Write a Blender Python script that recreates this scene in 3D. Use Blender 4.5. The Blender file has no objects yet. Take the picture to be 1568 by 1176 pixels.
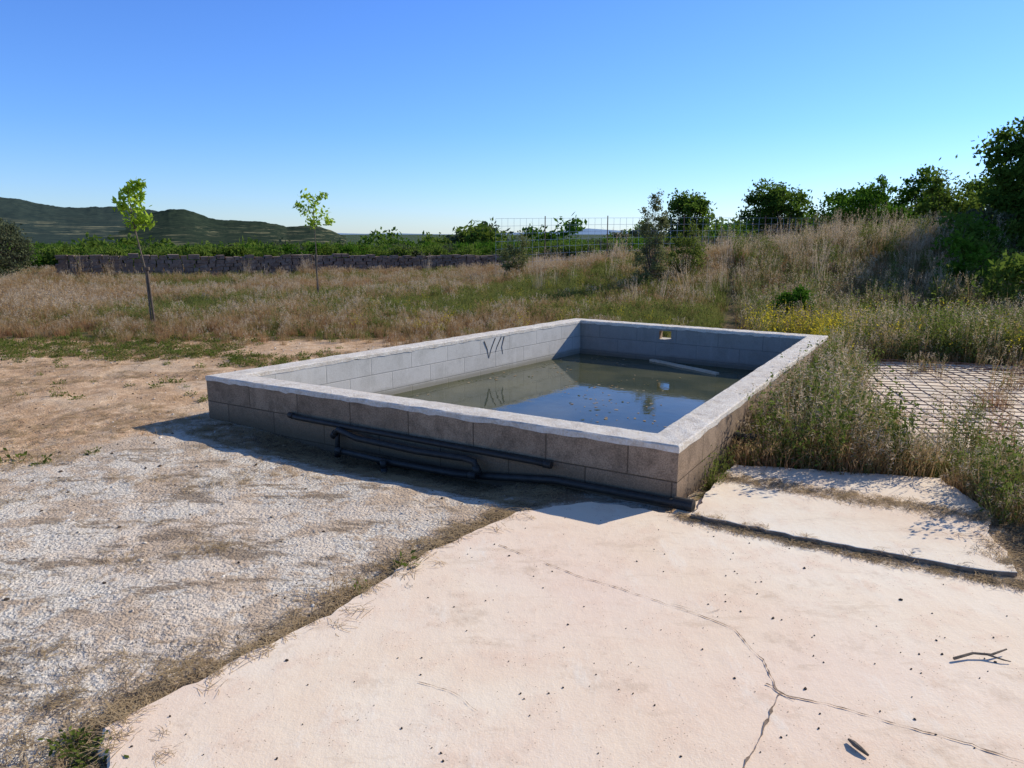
import bpy, math, random
import numpy as np
from mathutils import Vector
R=np.random.default_rng(7); random.seed(7)
scene=bpy.context.scene
col=scene.collection

# ---------------------------------------------------------------- helpers
_tab=R.random((256,256))
def vnoise(x,y,s=1.0,o=0.0):
    x=np.asarray(x,float)*s+o+1000; y=np.asarray(y,float)*s+o*1.7+1000
    xi=np.floor(x).astype(int); yi=np.floor(y).astype(int)
    fx=x-xi; fy=y-yi; fx=fx*fx*(3-2*fx); fy=fy*fy*(3-2*fy)
    g=lambda a,b:_tab[a%256,b%256]
    return (g(xi,yi)*(1-fx)+g(xi+1,yi)*fx)*(1-fy)+(g(xi,yi+1)*(1-fx)+g(xi+1,yi+1)*fx)*fy
def fbm(x,y,s=1.0,o=0.0):
    return (vnoise(x,y,s,o)+.5*vnoise(x,y,s*2.1,o+9)+.25*vnoise(x,y,s*4.3,o+17))/1.75
def sstep(a,b,x):
    t=np.clip((np.asarray(x,float)-a)/(b-a),0,1); return t*t*(3-2*t)
def inpoly(x,y,poly):
    x=np.asarray(x,float); y=np.asarray(y,float); r=np.zeros(x.shape,bool)
    n=len(poly)
    for i in range(n):
        x1,y1=poly[i]; x2,y2=poly[(i+1)%n]
        c=((y1>y)!=(y2>y))
        with np.errstate(divide='ignore',invalid='ignore'):
            xx=(x2-x1)*(y-y1)/((y2-y1) if y2!=y1 else 1e-9)+x1
        r^= c&(x<xx)
    return r
def pdist(x,y,line,closed=False):
    x=np.asarray(x,float); y=np.asarray(y,float); d=np.full(x.shape,1e9)
    n=len(line)
    for i in range(n if closed else n-1):
        ax,ay=line[i]; bx,by=line[(i+1)%n]
        L=(bx-ax)**2+(by-ay)**2+1e-12
        t=np.clip(((x-ax)*(bx-ax)+(y-ay)*(by-ay))/L,0,1)
        d=np.minimum(d,np.hypot(x-ax-t*(bx-ax),y-ay-t*(by-ay)))
    return d
def sdist(x,y,poly):  # >0 inside
    d=pdist(x,y,poly,True); return np.where(inpoly(x,y,poly),d,-d)

class NB:
    def __init__(s,name):
        s.m=bpy.data.materials.new(name); s.m.use_nodes=True
        s.nt=s.m.node_tree; s.nt.nodes.clear()
        s.out=s.n('ShaderNodeOutputMaterial')
    def n(s,t,**k):
        nd=s.nt.nodes.new(t)
        for a,b in k.items(): setattr(nd,a,b)
        return nd
    def l(s,a,b): s.nt.links.new(a,b)
    def val(s,v,sock):
        if isinstance(v,bpy.types.NodeSocket): s.l(v,sock)
        elif v is not None:
            if isinstance(v,tuple) and len(v)==3 and sock.type=='RGBA': v=(*v,1)
            sock.default_value=v
    def coord(s,kind='Object'): return s.n('ShaderNodeTexCoord').outputs[kind]
    def mapv(s,v,scale=(1,1,1),rot=(0,0,0),loc=(0,0,0)):
        m=s.n('ShaderNodeMapping'); s.l(v,m.inputs[0]); m.inputs['Scale'].default_value=scale; m.inputs['Rotation'].default_value=rot; m.inputs['Location'].default_value=loc
        return m.outputs[0]
    def noise(s,v,scale,detail=3,rough=.6,dist=0):
        m=s.n('ShaderNodeTexNoise'); s.l(v,m.inputs['Vector']); m.inputs['Scale'].default_value=scale; m.inputs['Detail'].default_value=detail; m.inputs['Roughness'].default_value=rough; m.inputs['Distortion'].default_value=dist
        return m.outputs[0]
    def vor(s,v,scale,feature='F1',out=0,rand=1):
        m=s.n('ShaderNodeTexVoronoi',feature=feature); s.l(v,m.inputs['Vector']); m.inputs['Scale'].default_value=scale
        m.inputs['Randomness'].default_value=rand
        return m.outputs[out]
    def ramp(s,v,stops,interp='LINEAR'):
        m=s.n('ShaderNodeValToRGB'); s.l(v,m.inputs[0]); cr=m.color_ramp; cr.interpolation=interp
        while len(cr.elements)<len(stops): cr.elements.new(.5)
        for e,(p,c) in zip(cr.elements,stops):
            e.position=p; e.color=(*c,1) if isinstance(c,tuple) else (c,c,c,1)
        return m.outputs[0]
    def mix(s,f,a,b,mode='MIX'):
        m=s.n('ShaderNodeMix',data_type='RGBA',blend_type=mode)
        s.val(f,m.inputs[0]); s.val(a,m.inputs[6]); s.val(b,m.inputs[7]); return m.outputs[2]
    def math(s,op,a,b=0.0,c=0.0,clamp=False):
        m=s.n('ShaderNodeMath',operation=op,use_clamp=clamp); s.val(a,m.inputs[0]); s.val(b,m.inputs[1]); s.val(c,m.inputs[2]); return m.outputs[0]
    def mr(s,v,a,b,c=0,d=1):
        m=s.n('ShaderNodeMapRange'); s.val(v,m.inputs[0])
        for i,q in enumerate((a,b,c,d)): m.inputs[i+1].default_value=q
        return m.outputs[0]
    def attr(s,name): return s.n('ShaderNodeAttribute',attribute_name=name).outputs['Fac']
    def bump(s,h,strength=.5,dist=.01,nrm=None):
        m=s.n('ShaderNodeBump'); s.l(h,m.inputs['Height']); m.inputs['Strength'].default_value=strength; m.inputs['Distance'].default_value=dist
        if nrm is not None: s.l(nrm,m.inputs['Normal'])
        return m.outputs[0]
    def pbr(s,c,rough=.9,nrm=None,spec=.3,metal=0,ior=None):
        p=s.n('ShaderNodeBsdfPrincipled'); s.val(c,p.inputs['Base Color']); s.val(rough,p.inputs['Roughness'])
        p.inputs['Specular IOR Level'].default_value=spec; p.inputs['Metallic'].default_value=metal
        if ior: p.inputs['IOR'].default_value=ior
        if nrm is not None: s.l(nrm,p.inputs['Normal'])
        s.l(p.outputs[0],s.out.inputs[0]); return p
    def leaf(s,c,trans=.45,tcol=None):
        p=s.n('ShaderNodeBsdfDiffuse'); s.val(c,p.inputs['Color'])
        t=s.n('ShaderNodeBsdfTranslucent'); s.val(tcol if tcol is not None else c,t.inputs[0])
        m=s.n('ShaderNodeMixShader'); m.inputs[0].default_value=trans
        s.l(p.outputs[0],m.inputs[1]); s.l(t.outputs[0],m.inputs[2]); s.l(m.outputs[0],s.out.inputs[0])

class MB:
    def __init__(s): s.v=[];s.f=[];s.mi=[];s.r=[];s.t=[];s.nv=0
    def add(s,v,f,mi=0,r=0.0,t=0.0):
        v=np.asarray(v,float).reshape(-1,3); n=len(v)
        s.v.append(v); o=s.nv
        s.f.extend([tuple(int(i)+o for i in q) for q in f]); s.mi.extend([mi]*len(f))
        s.r.append(np.broadcast_to(np.asarray(r,float),(n,)).copy()); s.t.append(np.broadcast_to(np.asarray(t,float),(n,)).copy())
        s.nv+=n
    def obj(s,name,mats,parent=None,link=True,smooth=False):
        me=bpy.data.meshes.new(name)
        V=np.concatenate(s.v) if s.v else np.zeros((0,3))
        me.from_pydata(V.tolist(),[],s.f)
        for m in mats: me.materials.append(m)
        if len(mats)>1: me.polygons.foreach_set('material_index',s.mi)
        for nm,a in (('rnd',s.r),('tt',s.t)):
            at=me.attributes.new(nm,'FLOAT','POINT'); at.data.foreach_set('value',np.concatenate(a))
        if smooth: me.polygons.foreach_set('use_smooth',[True]*len(me.polygons))
        me.update()
        o=bpy.data.objects.new(name,me)
        if link: col.objects.link(o)
        if parent: o.parent=parent
        return o
    def tube(s,pts,rad,n=8,mi=0,r=0.0,cap=True):
        pts=[Vector(p) for p in pts]; k=len(pts)
        if not hasattr(rad,'__len__'): rad=[rad]*k
        V=[];
        for i,p in enumerate(pts):
            d=(pts[min(i+1,k-1)]-pts[max(i-1,0)]).normalized()
            a=d.orthogonal().normalized() if i==0 else (pa-d*pa.dot(d)).normalized()
            pa=a; b=d.cross(a)
            for j in range(n):
                an=2*math.pi*j/n; V.append(p+(a*math.cos(an)+b*math.sin(an))*rad[i])
        F=[(i*n+j,i*n+(j+1)%n,(i+1)*n+(j+1)%n,(i+1)*n+j) for i in range(k-1) for j in range(n)]
        if cap: F.append(tuple(range(n))[::-1]); F.append(tuple((k-1)*n+j for j in range(n)))
        s.add([tuple(q) for q in V],F,mi,r)
    def hexa(s,lo,hi,mi=0,r=0.0,skip=()):
        F=[(3,2,1,0),(4,5,6,7),(0,1,5,4),(1,2,6,5),(2,3,7,6),(3,0,4,7)]
        s.add(list(lo)+list(hi),[f for i,f in enumerate(F) if i not in skip],mi,r)
    def leaves(s,C,L,W,rnd,up=0.3,mi=0):
        C=np.asarray(C); n=len(C); L=np.broadcast_to(L,(n,)); W=np.broadcast_to(W,(n,))
        a=R.normal(size=(n,3)); a/=np.linalg.norm(a,axis=1)[:,None]
        b=R.normal(size=(n,3)); b=np.cross(a,b); b/=np.linalg.norm(b,axis=1)[:,None]+1e-9
        v=np.stack([C-a*L[:,None],C+b*W[:,None]-a*L[:,None]*.1,C+a*L[:,None],C-b*W[:,None]-a*L[:,None]*.1],1).reshape(-1,3)
        s.add(v,(np.arange(n*4).reshape(-1,4)),mi,np.repeat(np.broadcast_to(rnd,(n,)),4),0.5)
    def blades(s,base,az,h,bend,w,rnd,mi=0,seg=3):
        base=np.asarray(base,float); n=len(base)
        az=np.broadcast_to(az,(n,));h=np.broadcast_to(h,(n,));bend=np.broadcast_to(bend,(n,));w=np.broadcast_to(w,(n,));rnd=np.broadcast_to(rnd,(n,))
        d=np.stack([np.cos(az),np.sin(az),np.zeros(n)],1)
        q=R.uniform(0,6.28,n); wd=np.stack([np.cos(q),np.sin(q),np.zeros(n)],1)
        V=[];T=[]
        for i in range(seg+1):
            t=i/seg
            c=base+d*(bend*t**1.8)[:,None]+np.array([0,0,1])*(h*(t-.12*t*t))[:,None]
            ww=(w*(1-t**1.5)*.5+ (0.0004))[:,None]*wd
            V+= [c-ww,c+ww]; T+=[t,t]
        k=2*(seg+1)
        v=np.stack(V,1).reshape(-1,3); tt=np.tile(T,n)
        F=[]
        for j in range(n):
            o=j*k
            for i in range(seg): F.append((o+2*i,o+2*i+1,o+2*i+3,o+2*i+2))
        s.add(v,F,mi,np.repeat(rnd,k),tt)
        return base+d*bend[:,None]+np.array([0,0,1])*(h*.88)[:,None]

def empty(name,loc=(0,0,0)):
    e=bpy.data.objects.new(name,None); e.location=loc; col.objects.link(e); e.empty_display_size=.2; return e

def scatter(name,P,rotz,scale,protos,idx,tilt=.12):
    n=len(P)
    if n==0: return
    c=bpy.data.collections.new(name+'_parts')
    for o in protos: c.objects.link(o)
    me=bpy.data.meshes.new(name); me.from_pydata(np.asarray(P).tolist(),[],[])
    rot=np.stack([R.normal(0,tilt,n),R.normal(0,tilt,n),np.broadcast_to(rotz,(n,))],1)
    a=me.attributes.new('rot','FLOAT_VECTOR','POINT'); a.data.foreach_set('vector',rot.ravel())
    sc=np.asarray(scale,float)
    if sc.ndim==0: sc=np.full(n,float(sc))
    if sc.ndim==1: sc=np.repeat(sc[:,None],3,1)
    a=me.attributes.new('scl','FLOAT_VECTOR','POINT'); a.data.foreach_set('vector',sc.ravel())
    a=me.attributes.new('idx','INT','POINT'); a.data.foreach_set('value',np.asarray(idx,dtype=np.int32))
    ob=bpy.data.objects.new(name,me); col.objects.link(ob)
    ng=bpy.data.node_groups.new(name+'_gn','GeometryNodeTree')
    ng.interface.new_socket('Geometry',in_out='INPUT',socket_type='NodeSocketGeometry')
    ng.interface.new_socket('Geometry',in_out='OUTPUT',socket_type='NodeSocketGeometry')
    N=ng.nodes.new; gi=N('NodeGroupInput'); go=N('NodeGroupOutput'); ip=N('GeometryNodeInstanceOnPoints'); ci=N('GeometryNodeCollectionInfo')
    ci.inputs['Collection'].default_value=c; ci.inputs['Separate Children'].default_value=True; ci.inputs['Reset Children'].default_value=True
    ip.inputs['Pick Instance'].default_value=True
    def na(nm,ty):
        q=N('GeometryNodeInputNamedAttribute'); q.data_type=ty; q.inputs['Name'].default_value=nm; return q.outputs[0]
    L=ng.links.new
    L(gi.outputs[0],ip.inputs['Points']); L(ci.outputs[0],ip.inputs['Instance'])
    L(na('idx','INT'),ip.inputs['Instance Index']); L(na('rot','FLOAT_VECTOR'),ip.inputs['Rotation']); L(na('scl','FLOAT_VECTOR'),ip.inputs['Scale'])
    L(ip.outputs[0],go.inputs[0])
    md=ob.modifiers.new('scatter','NODES'); md.node_group=ng
    return ob

# ---------------------------------------------------------------- layout
H0=1.65
A=(-2.80,6.54);B=(1.02,4.28);C=(4.02,9.20);D=(0.98,11.18)
OUT=[A,B,C,D]; TH=.22; WATER=-.12; RIM=.38
def offset(poly,d):
    n=len(poly); res=[]
    for i in range(n):
        p0=Vector(poly[i-1]);p1=Vector(poly[i]);p2=Vector(poly[(i+1)%n])
        d1=(p1-p0).normalized(); d2=(p2-p1).normalized()
        n1=Vector((-d1.y,d1.x)); n2=Vector((-d2.y,d2.x))
        k=(n1+n2)/(1+n1.dot(n2)); q=p1+k*d; res.append((q.x,q.y))
    return res
INN=offset(OUT,TH)
ab=(Vector(B)-Vector(A)).normalized(); abn=Vector((ab.y,-ab.x))
bc=(Vector(C)-Vector(B)).normalized(); bn=Vector((bc.y,-bc.x))
def onfront(s,z,off): q=Vector(A)+ab*s+abn*off; return (q.x,q.y,z)

slab_left=[(0.02,4.17),(-.02,4.1),(-0.24,3.86),(-0.49,3.56),(-0.65,3.26),(-0.82,2.96),(-1.02,2.69),(-1.2,2.47),(-1.33,2.3),(-1.40,2.18),(-1.28,2.02),(-1.25,1.6),(-1.2,-1)]
SLAB=slab_left+[(7,-1),(7,1.9),(4.5,2.55),(2.95,3.1),(2.9,3.9),(1.5,4.7),(0.95,4.15),(0.5,4.35)]
ROUGH=[(-6.5,3.6),(-3.73,5.08),(-3.42,5.27),(-3.16,5.62),(-3.0,6.3),(-2.85,6.7),(1.1,4.4),(1.1,-1),(-9,-1)]
USLAB=[(1.06,4.05),(1.6,3.72),(2.28,3.34),(2.47,3.30),(2.58,3.55),(2.62,3.75),(2.85,4.1),(2.9,4.7),(1.6,5.0),(1.42,4.75)]
RSLAB=[(2.75,5.35),(4.25,9.4),(9.5,8.4),(8.3,4.4)]
PATH=[(5.6,12.2),(7.6,11.8),(9.5,13.9),(7.0,14.3)]

def H(x,y):
    x=np.asarray(x,float);y=np.asarray(y,float)
    z=-.03+(fbm(x,y,1.3)-.5)*.03
    z=z+(fbm(x,y,.25,3)-.5)*.25*sstep(10,16,y)
    out_r=sstep(-.1,.3,-sdist(x,y,ROUGH))
    z=z+(fbm(x,y,9,5)-.5)*.024+(fbm(x,y,3.5,15)-.5)*.05*out_r
    z=z+.95*np.exp(-(((x-10)/5.0)**2+((y-21)/4.2)**2))+.35*np.exp(-(((x-4)/3.)**2+((y-22)/3.5)**2))+.3*sstep(13,22,y)*sstep(-2,4,x)
    z=z+.5*sstep(7,12,x)*sstep(5,12,y)*0.6
    s=(x-A[0])*ab.x+(y-A[1])*ab.y; o=(x-A[0])*abn.x+(y-A[1])*abn.y
    z=z-.09*sstep(.5,1.6,s)*(1-sstep(3.1,3.5,s))*(1-sstep(.15,.6,o))*(o>-.3)
    z=np.where(sdist(x,y,SLAB)>.06,-.06,z)
    far=sstep(36,230,np.hypot(x,y))
    z=z-11*far+ (fbm(x,y,.01,2)-.5)*6*far
    return z
def Hz(x,y): return H(np.atleast_1d(x),np.atleast_1d(y))

# ---------------------------------------------------------------- materials
def mat_terrain():
    b=NB('ground_soil'); v=b.coord()
    n1=b.noise(v,2.2,3,.65); n2=b.noise(v,14,4,.7); n3=b.noise(v,70,2,.7); n4=b.noise(v,.9,4,.7)
    dirt=b.ramp(n2,[(.28,(.38,.22,.115)),(.5,(.60,.39,.225)),(.72,(.74,.53,.34))])
    dirt=b.mix(b.mr(n1,.42,.64,0,.85),dirt,(.40,.25,.135))
    dirt=b.mix(b.mr(n4,.5,.66,0,.6),dirt,(.68,.51,.34))
    dirt=b.mix(.45,dirt,b.ramp(n3,[(.3,.25),(.7,.8)]),'OVERLAY')
    fld=b.ramp(n2,[(.25,(.10,.065,.028)),(.55,(.22,.145,.065)),(.8,(.31,.21,.10))])
    fld=b.mix(b.mr(n4,.45,.6),fld,(.09,.09,.028))
    gn=b.noise(v,.045,5,.7); gd=b.noise(b.mapv(v,(1,.25,1)),.35,3,.7)
    green=b.ramp(gn,[(.35,(.03,.05,.015)),(.48,(.075,.10,.028)),(.54,(.035,.06,.018)),(.60,(.13,.14,.05)),(.66,(.24,.19,.10)),(.72,(.05,.075,.022))])
    green=b.mix(b.mr(gd,.45,.55,0,.7),green,(.025,.045,.014))
    vc=b.vor(v,48,'F1',0)
    ag=b.ramp(n3,[(.25,(.52,.43,.32)),(.5,(.68,.59,.465)),(.7,(.80,.72,.59))])
    ag=b.mix(b.mr(vc,.5,.85,0,.45),ag,(.36,.27,.185))
    ag=b.mix(b.math('MULTIPLY',b.math('GREATER_THAN',n2,.60),.5),ag,(.29,.21,.14))
    soil=b.math('ADD',b.math('MULTIPLY',n1,.6),b.math('MULTIPLY',n2,.4))
    stk=b.noise(b.mapv(v,(1,2.6,1),(0,0,.6)),1.6,5,.75)
    ag=b.mix(b.mr(n4,.47,.58,0,.7),ag,(.66,.52,.38))
    ag=b.mix(b.mr(soil,.49,.55,0,.8),ag,(.48,.345,.225))
    ag=b.mix(b.mr(stk,.53,.60,0,.85),ag,(.25,.18,.115))
    rm=b.math('ADD',b.attr('rough'),b.math('MULTIPLY',b.math('SUBTRACT',soil,.5),2.8)); rm=b.mr(rm,.34,.66)
    gm=b.math('ADD',b.attr('field'),b.math('MULTIPLY',b.math('SUBTRACT',n2,.5),.9)); gm=b.mr(gm,.4,.6)
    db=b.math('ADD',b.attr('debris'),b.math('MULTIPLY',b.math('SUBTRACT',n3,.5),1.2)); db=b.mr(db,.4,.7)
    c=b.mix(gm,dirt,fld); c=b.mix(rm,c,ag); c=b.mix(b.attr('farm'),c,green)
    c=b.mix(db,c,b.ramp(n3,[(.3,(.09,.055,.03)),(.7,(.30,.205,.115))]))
    h=b.math('ADD',b.math('MULTIPLY',n3,.55),b.math('MULTIPLY',n2,1.2))
    h=b.math('ADD',h,b.math('MULTIPLY',b.math('MULTIPLY',vc,-.3),rm))
    b.pbr(c,.95,b.bump(h,.9,.018),.1); return b.m
def mat_slab(name='smooth_concrete',tint=(1,1,1)):
    b=NB(name); v=b.coord()
    n1=b.noise(v,.9,4,.6,.4); n2=b.noise(v,6,5,.7); n3=b.noise(v,120,2,.8); n5=b.noise(v,.45,3,.6)
    c=b.ramp(n1,[(.3,(.84,.62,.42)),(.5,(.88,.70,.50)),(.68,(.90,.76,.57))])
    c=b.mix(b.mr(n5,.45,.62,0,.6),c,(.84,.60,.44))
    c=b.mix(b.mr(n2,.5,.70,0,.6),c,(.78,.55,.38))
    c=b.mix(b.mr(b.noise(v,2.3,5,.78),.56,.68,0,.55),c,(.58,.42,.28))
    tr=b.noise(b.mapv(v,(1,.3,1),(0,0,.75)),5,5,.75)
    c=b.mix(b.mr(tr,.56,.72,0,.6),c,(.90,.80,.64))
    sp=b.vor(v,55,'F1',0); spm=b.math('MULTIPLY',b.math('LESS_THAN',sp,.14),b.math('GREATER_THAN',n2,.53))
    c=b.mix(b.math('MULTIPLY',spm,.7),c,(.24,.16,.10))
    st=b.mr(b.noise(b.mapv(v,(.3,1,1),(0,0,-.5)),4,5,.8),.57,.67,0,.4); c=b.mix(st,c,(.60,.43,.28))
    c=b.mix(.3,c,b.ramp(n3,[(.3,.35),(.7,.65)]),'OVERLAY')
    c=b.mix(1.0,c,tint,'MULTIPLY')
    h=b.math('ADD',b.math('MULTIPLY',n2,1.0),b.math('MULTIPLY',n3,.25))
    h=b.math('ADD',h,b.math('MULTIPLY',tr,.5))
    b.pbr(c,.88,b.bump(h,.5,.009),.2); return b.m
def mat_block():
    b=NB('concrete_block'); uv=b.coord('UV'); v=b.coord()
    br=b.n('ShaderNodeTexBrick'); b.l(uv,br.inputs['Vector']); br.inputs['Scale'].default_value=1; br.inputs['Mortar Size'].default_value=.005; br.inputs['Mortar Smooth'].default_value=.3
    br.inputs['Brick Width'].default_value=.59; br.inputs['Row Height'].default_value=.2; br.inputs['Bias'].default_value=0
    br.inputs['Color1'].default_value=(.38,.265,.17,1); br.inputs['Color2'].default_value=(.28,.195,.125,1); br.inputs['Mortar'].default_value=(.12,.085,.055,1)
    n2=b.noise(v,7,5,.7); n3=b.noise(v,110,2,.8)
    c=b.mix(b.mr(n2,.42,.66,0,.75),br.outputs[0],(.16,.11,.07))
    c=b.mix(.5,c,b.ramp(n3,[(.3,.15),(.7,.85)]),'OVERLAY')
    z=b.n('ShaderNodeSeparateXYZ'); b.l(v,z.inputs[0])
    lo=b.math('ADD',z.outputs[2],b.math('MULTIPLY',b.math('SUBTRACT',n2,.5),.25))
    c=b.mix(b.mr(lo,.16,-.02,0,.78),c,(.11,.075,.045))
    h=b.math('ADD',b.math('MULTIPLY',n3,.4),b.math('MULTIPLY',br.outputs[1],-1.5)); h=b.math('ADD',h,b.math('MULTIPLY',n2,.6))
    b.pbr(c,.92,b.bump(h,.7,.01),.15); return b.m
def mat_inner(name,k):
    b=NB(name); uv=b.coord('UV'); v=b.coord()
    br=b.n('ShaderNodeTexBrick'); b.l(uv,br.inputs['Vector']); br.inputs['Scale'].default_value=1; br.inputs['Mortar Size'].default_value=.006; br.inputs['Mortar Smooth'].default_value=.6
    br.inputs['Brick Width'].default_value=.59; br.inputs['Row Height'].default_value=.2
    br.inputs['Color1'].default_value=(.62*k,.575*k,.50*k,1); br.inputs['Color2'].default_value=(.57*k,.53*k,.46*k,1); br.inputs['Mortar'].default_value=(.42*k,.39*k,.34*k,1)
    n2=b.noise(v,4,5,.7); n3=b.noise(v,90,2,.8); drip=b.noise(b.mapv(v,(9,9,.8)),1.5,4,.7)
    c=b.mix(b.mr(n2,.45,.68,0,.55),br.outputs[0],(.40*k,.37*k,.31*k))
    c=b.mix(b.mr(drip,.55,.72,0,.5),c,(.70*k,.66*k,.58*k))
    c=b.mix(.3,c,b.ramp(n3,[(.3,.3),(.7,.7)]),'OVERLAY')
    z=b.n('ShaderNodeSeparateXYZ'); b.l(v,z.inputs[0])
    lo=b.math('ADD',z.outputs[2],b.math('MULTIPLY',b.math('SUBTRACT',n2,.5),.1))
    c=b.mix(b.mr(lo,-.02,-.09,0,.7),c,(.22*k,.19*k,.12*k))
    b.pbr(c,.85,b.bump(b.math('ADD',b.math('MULTIPLY',n3,.4),b.math('MULTIPLY',br.outputs[1],-.8)),.5,.008),.2); return b.m
def mat_cap():
    b=NB('rim_mortar'); v=b.coord(); n2=b.noise(v,9,5,.7); n3=b.noise(v,60,4,.8)
    c=b.ramp(n2,[(.3,(.58,.49,.385)),(.5,(.74,.65,.53)),(.75,(.84,.77,.65))])
    c=b.mix(.6,c,b.ramp(n3,[(.3,.2),(.7,.8)]),'OVERLAY')
    b.pbr(c,.9,b.bump(b.math('ADD',b.math('MULTIPLY',n3,1.3),n2),.9,.010),.15); return b.m
def mat_simple(name,c1,c2,scale=8,rough=.8,bump=.3,spec=.3,metal=0):
    b=NB(name); v=b.coord(); n=b.noise(v,scale,4,.7)
    b.pbr(b.ramp(n,[(.3,c1),(.7,c2)]),rough,b.bump(n,bump,.01),spec,metal); return b.m
def mat_grass(name,lo,hi,tip,trans=.45,sat=1.0):
    b=NB(name); r=b.attr('rnd'); t=b.attr('tt'); oi=b.n('ShaderNodeObjectInfo').outputs['Random']
    rr=b.math('ADD',b.math('MULTIPLY',r,.5),b.math('MULTIPLY',oi,.5))
    c=b.mix(rr,lo,hi); c=b.mix(b.math('MULTIPLY',t,.75),c,tip)
    b.leaf(c,trans); return b.m
def mat_leaf(name,c1,c2,trans=.4,tc=None):
    b=NB(name); r=b.attr('rnd'); oi=b.n('ShaderNodeObjectInfo').outputs['Random']
    rr=b.math('ADD',b.math('MULTIPLY',r,.7),b.math('MULTIPLY',oi,.3)); c=b.mix(rr,c1,c2)
    b.leaf(c,trans,tc); return b.m

M_ter=mat_terrain(); M_slab=mat_slab(); M_slab2=mat_slab('worn_concrete',(.97,1.0,1.02)); M_block=mat_block(); M_inner=mat_inner('pool_inner_cement',1.0); M_inner_shade=mat_inner('shade_toned_inner_cement',.48); M_cap=mat_cap()  # second inner cement is a darkened copy, the far wall's shade painted in
M_pipe=mat_simple('black_plastic_pipe',(.014,.013,.012),(.035,.032,.028),20,.55,.1,.35)
M_wood=mat_simple('weathered_wood',(.50,.40,.27),(.68,.57,.42),12,.8)
M_bark=mat_simple('bark',(.10,.075,.05),(.22,.17,.12),25,.9,.8)
M_stake=mat_simple('stake_wood',(.10,.07,.045),(.18,.13,.09),20,.85)
M_rust=mat_simple('rusty_steel',(.10,.055,.035),(.22,.14,.10),30,.75,.3)
M_wire=mat_simple('galvanised_wire',(.42,.42,.42),(.55,.55,.55),5,.45,.1,.5,.6)
M_crack=mat_simple('crack_dirt',(.15,.10,.065),(.34,.24,.16),30,.95,.8)
M_stone=mat_simple('wall_stone',(.15,.095,.065),(.31,.215,.155),5,.95,.8)
M_peb=NB('pebble'); _r=M_peb.n('ShaderNodeObjectInfo').outputs['Random']; M_peb.pbr(M_peb.ramp(_r,[(0,(.28,.21,.14)),(.5,(.56,.47,.36)),(1,(.78,.70,.58))]),.9); M_peb=M_peb.m
M_drop=mat_simple('dark_clod',(.05,.035,.025),(.13,.09,.06),40,.95,.8)
G_dry=mat_grass('dry_grass',(.26,.145,.058),(.44,.285,.125),(.54,.385,.19),.4)
G_red=mat_grass('russet_grass',(.25,.115,.05),(.40,.215,.10),(.46,.28,.145),.35)
G_grn=mat_grass('green_grass',(.07,.10,.016),(.185,.20,.045),(.31,.28,.09),.45)
G_oat=mat_grass('oat_heads',(.42,.31,.19),(.64,.51,.35),(.64,.50,.33),.4)
G_straw=mat_grass('straw',(.22,.145,.075),(.52,.37,.20),(.46,.33,.18),.1)
L_weed=mat_leaf('weed_leaf',(.08,.11,.018),(.20,.24,.05),.45)
L_grey=mat_leaf('grey_green_leaf',(.11,.125,.042),(.24,.245,.10),.4)
L_tree=mat_leaf('tree_leaf',(.025,.06,.010),(.09,.155,.028),.38,(.14,.23,.03))
L_sap=mat_leaf('sapling_leaf',(.26,.38,.03),(.52,.66,.08),.6)
L_bush=mat_leaf('bush_leaf',(.04,.10,.01),(.11,.21,.02),.4)
L_olive=mat_leaf('olive_leaf',(.065,.075,.033),(.14,.155,.08),.3)
L_orch=mat_leaf('orchard_leaf',(.07,.12,.015),(.20,.26,.045),.4)
L_yel=mat_leaf('yellow_flower',(.66,.50,.03),(.80,.64,.06),.4)

# ---------------------------------------------------------------- terrain
def axis(lo,hi,st,far,g=1.13):
    a=list(np.arange(lo,hi+1e-6,st)); s=st; x=hi
    while x<far: s*=g; x+=s; a.append(x)
    s=st; x=lo; pre=[]
    while x>-far: s*=g; x-=s; pre.append(x)
    return np.array(pre[::-1]+a)
xs=axis(-6.5,7,.07,16000); ys=axis(.5,12,.07,16000)
ys=ys[ys>-300]
X,Y=np.meshgrid(xs,ys); Z=H(X,Y)
nx,ny=len(xs),len(ys)
V=np.stack([X,Y,Z],-1).reshape(-1,3)
ii=np.arange(nx*ny).reshape(ny,nx)
F=np.stack([ii[:-1,:-1],ii[:-1,1:],ii[1:,1:],ii[1:,:-1]],-1).reshape(-1,4)
ins=sdist(V[:,0],V[:,1],OUT)>.03
F=F[~ins[F].all(1)]
me=bpy.data.meshes.new('ground'); me.from_pydata(V.tolist(),[],F.tolist()); me.materials.append(M_ter)
def fieldmask(x,y):
    m=sstep(-.9,.9,y-11.6+ (fbm(x,y,.5,4)-.5)*2.4)
    near=sstep(8.6,9.8,y+ .25*np.maximum(x,-2)) * sstep(-2.4,-.9,x)
    m=np.maximum(m,near)
    right=sstep(-.3,.3,(x-B[0])*.854-(y-B[1])*.52)*sstep(3.9,4.4,y+.35*(x-1.5))
    m=np.maximum(m,right)
    return m
x_,y_=V[:,0],V[:,1]
slab_border=slab_left[1:11]
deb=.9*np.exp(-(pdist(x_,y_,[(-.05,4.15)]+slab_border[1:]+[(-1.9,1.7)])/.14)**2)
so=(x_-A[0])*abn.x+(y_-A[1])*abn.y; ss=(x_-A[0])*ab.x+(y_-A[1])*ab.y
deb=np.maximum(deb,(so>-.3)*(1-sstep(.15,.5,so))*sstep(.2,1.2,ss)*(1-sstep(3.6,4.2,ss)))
atts={'rough':sstep(-.9,.7,sdist(x_,y_,ROUGH)),'field':fieldmask(x_,y_),'debris':deb,'farm':sstep(32,45,np.hypot(x_,y_))}
for k,a in atts.items():
    at=me.attributes.new(k,'FLOAT','POINT'); at.data.foreach_set('value',np.asarray(a,dtype=np.float32))
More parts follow.
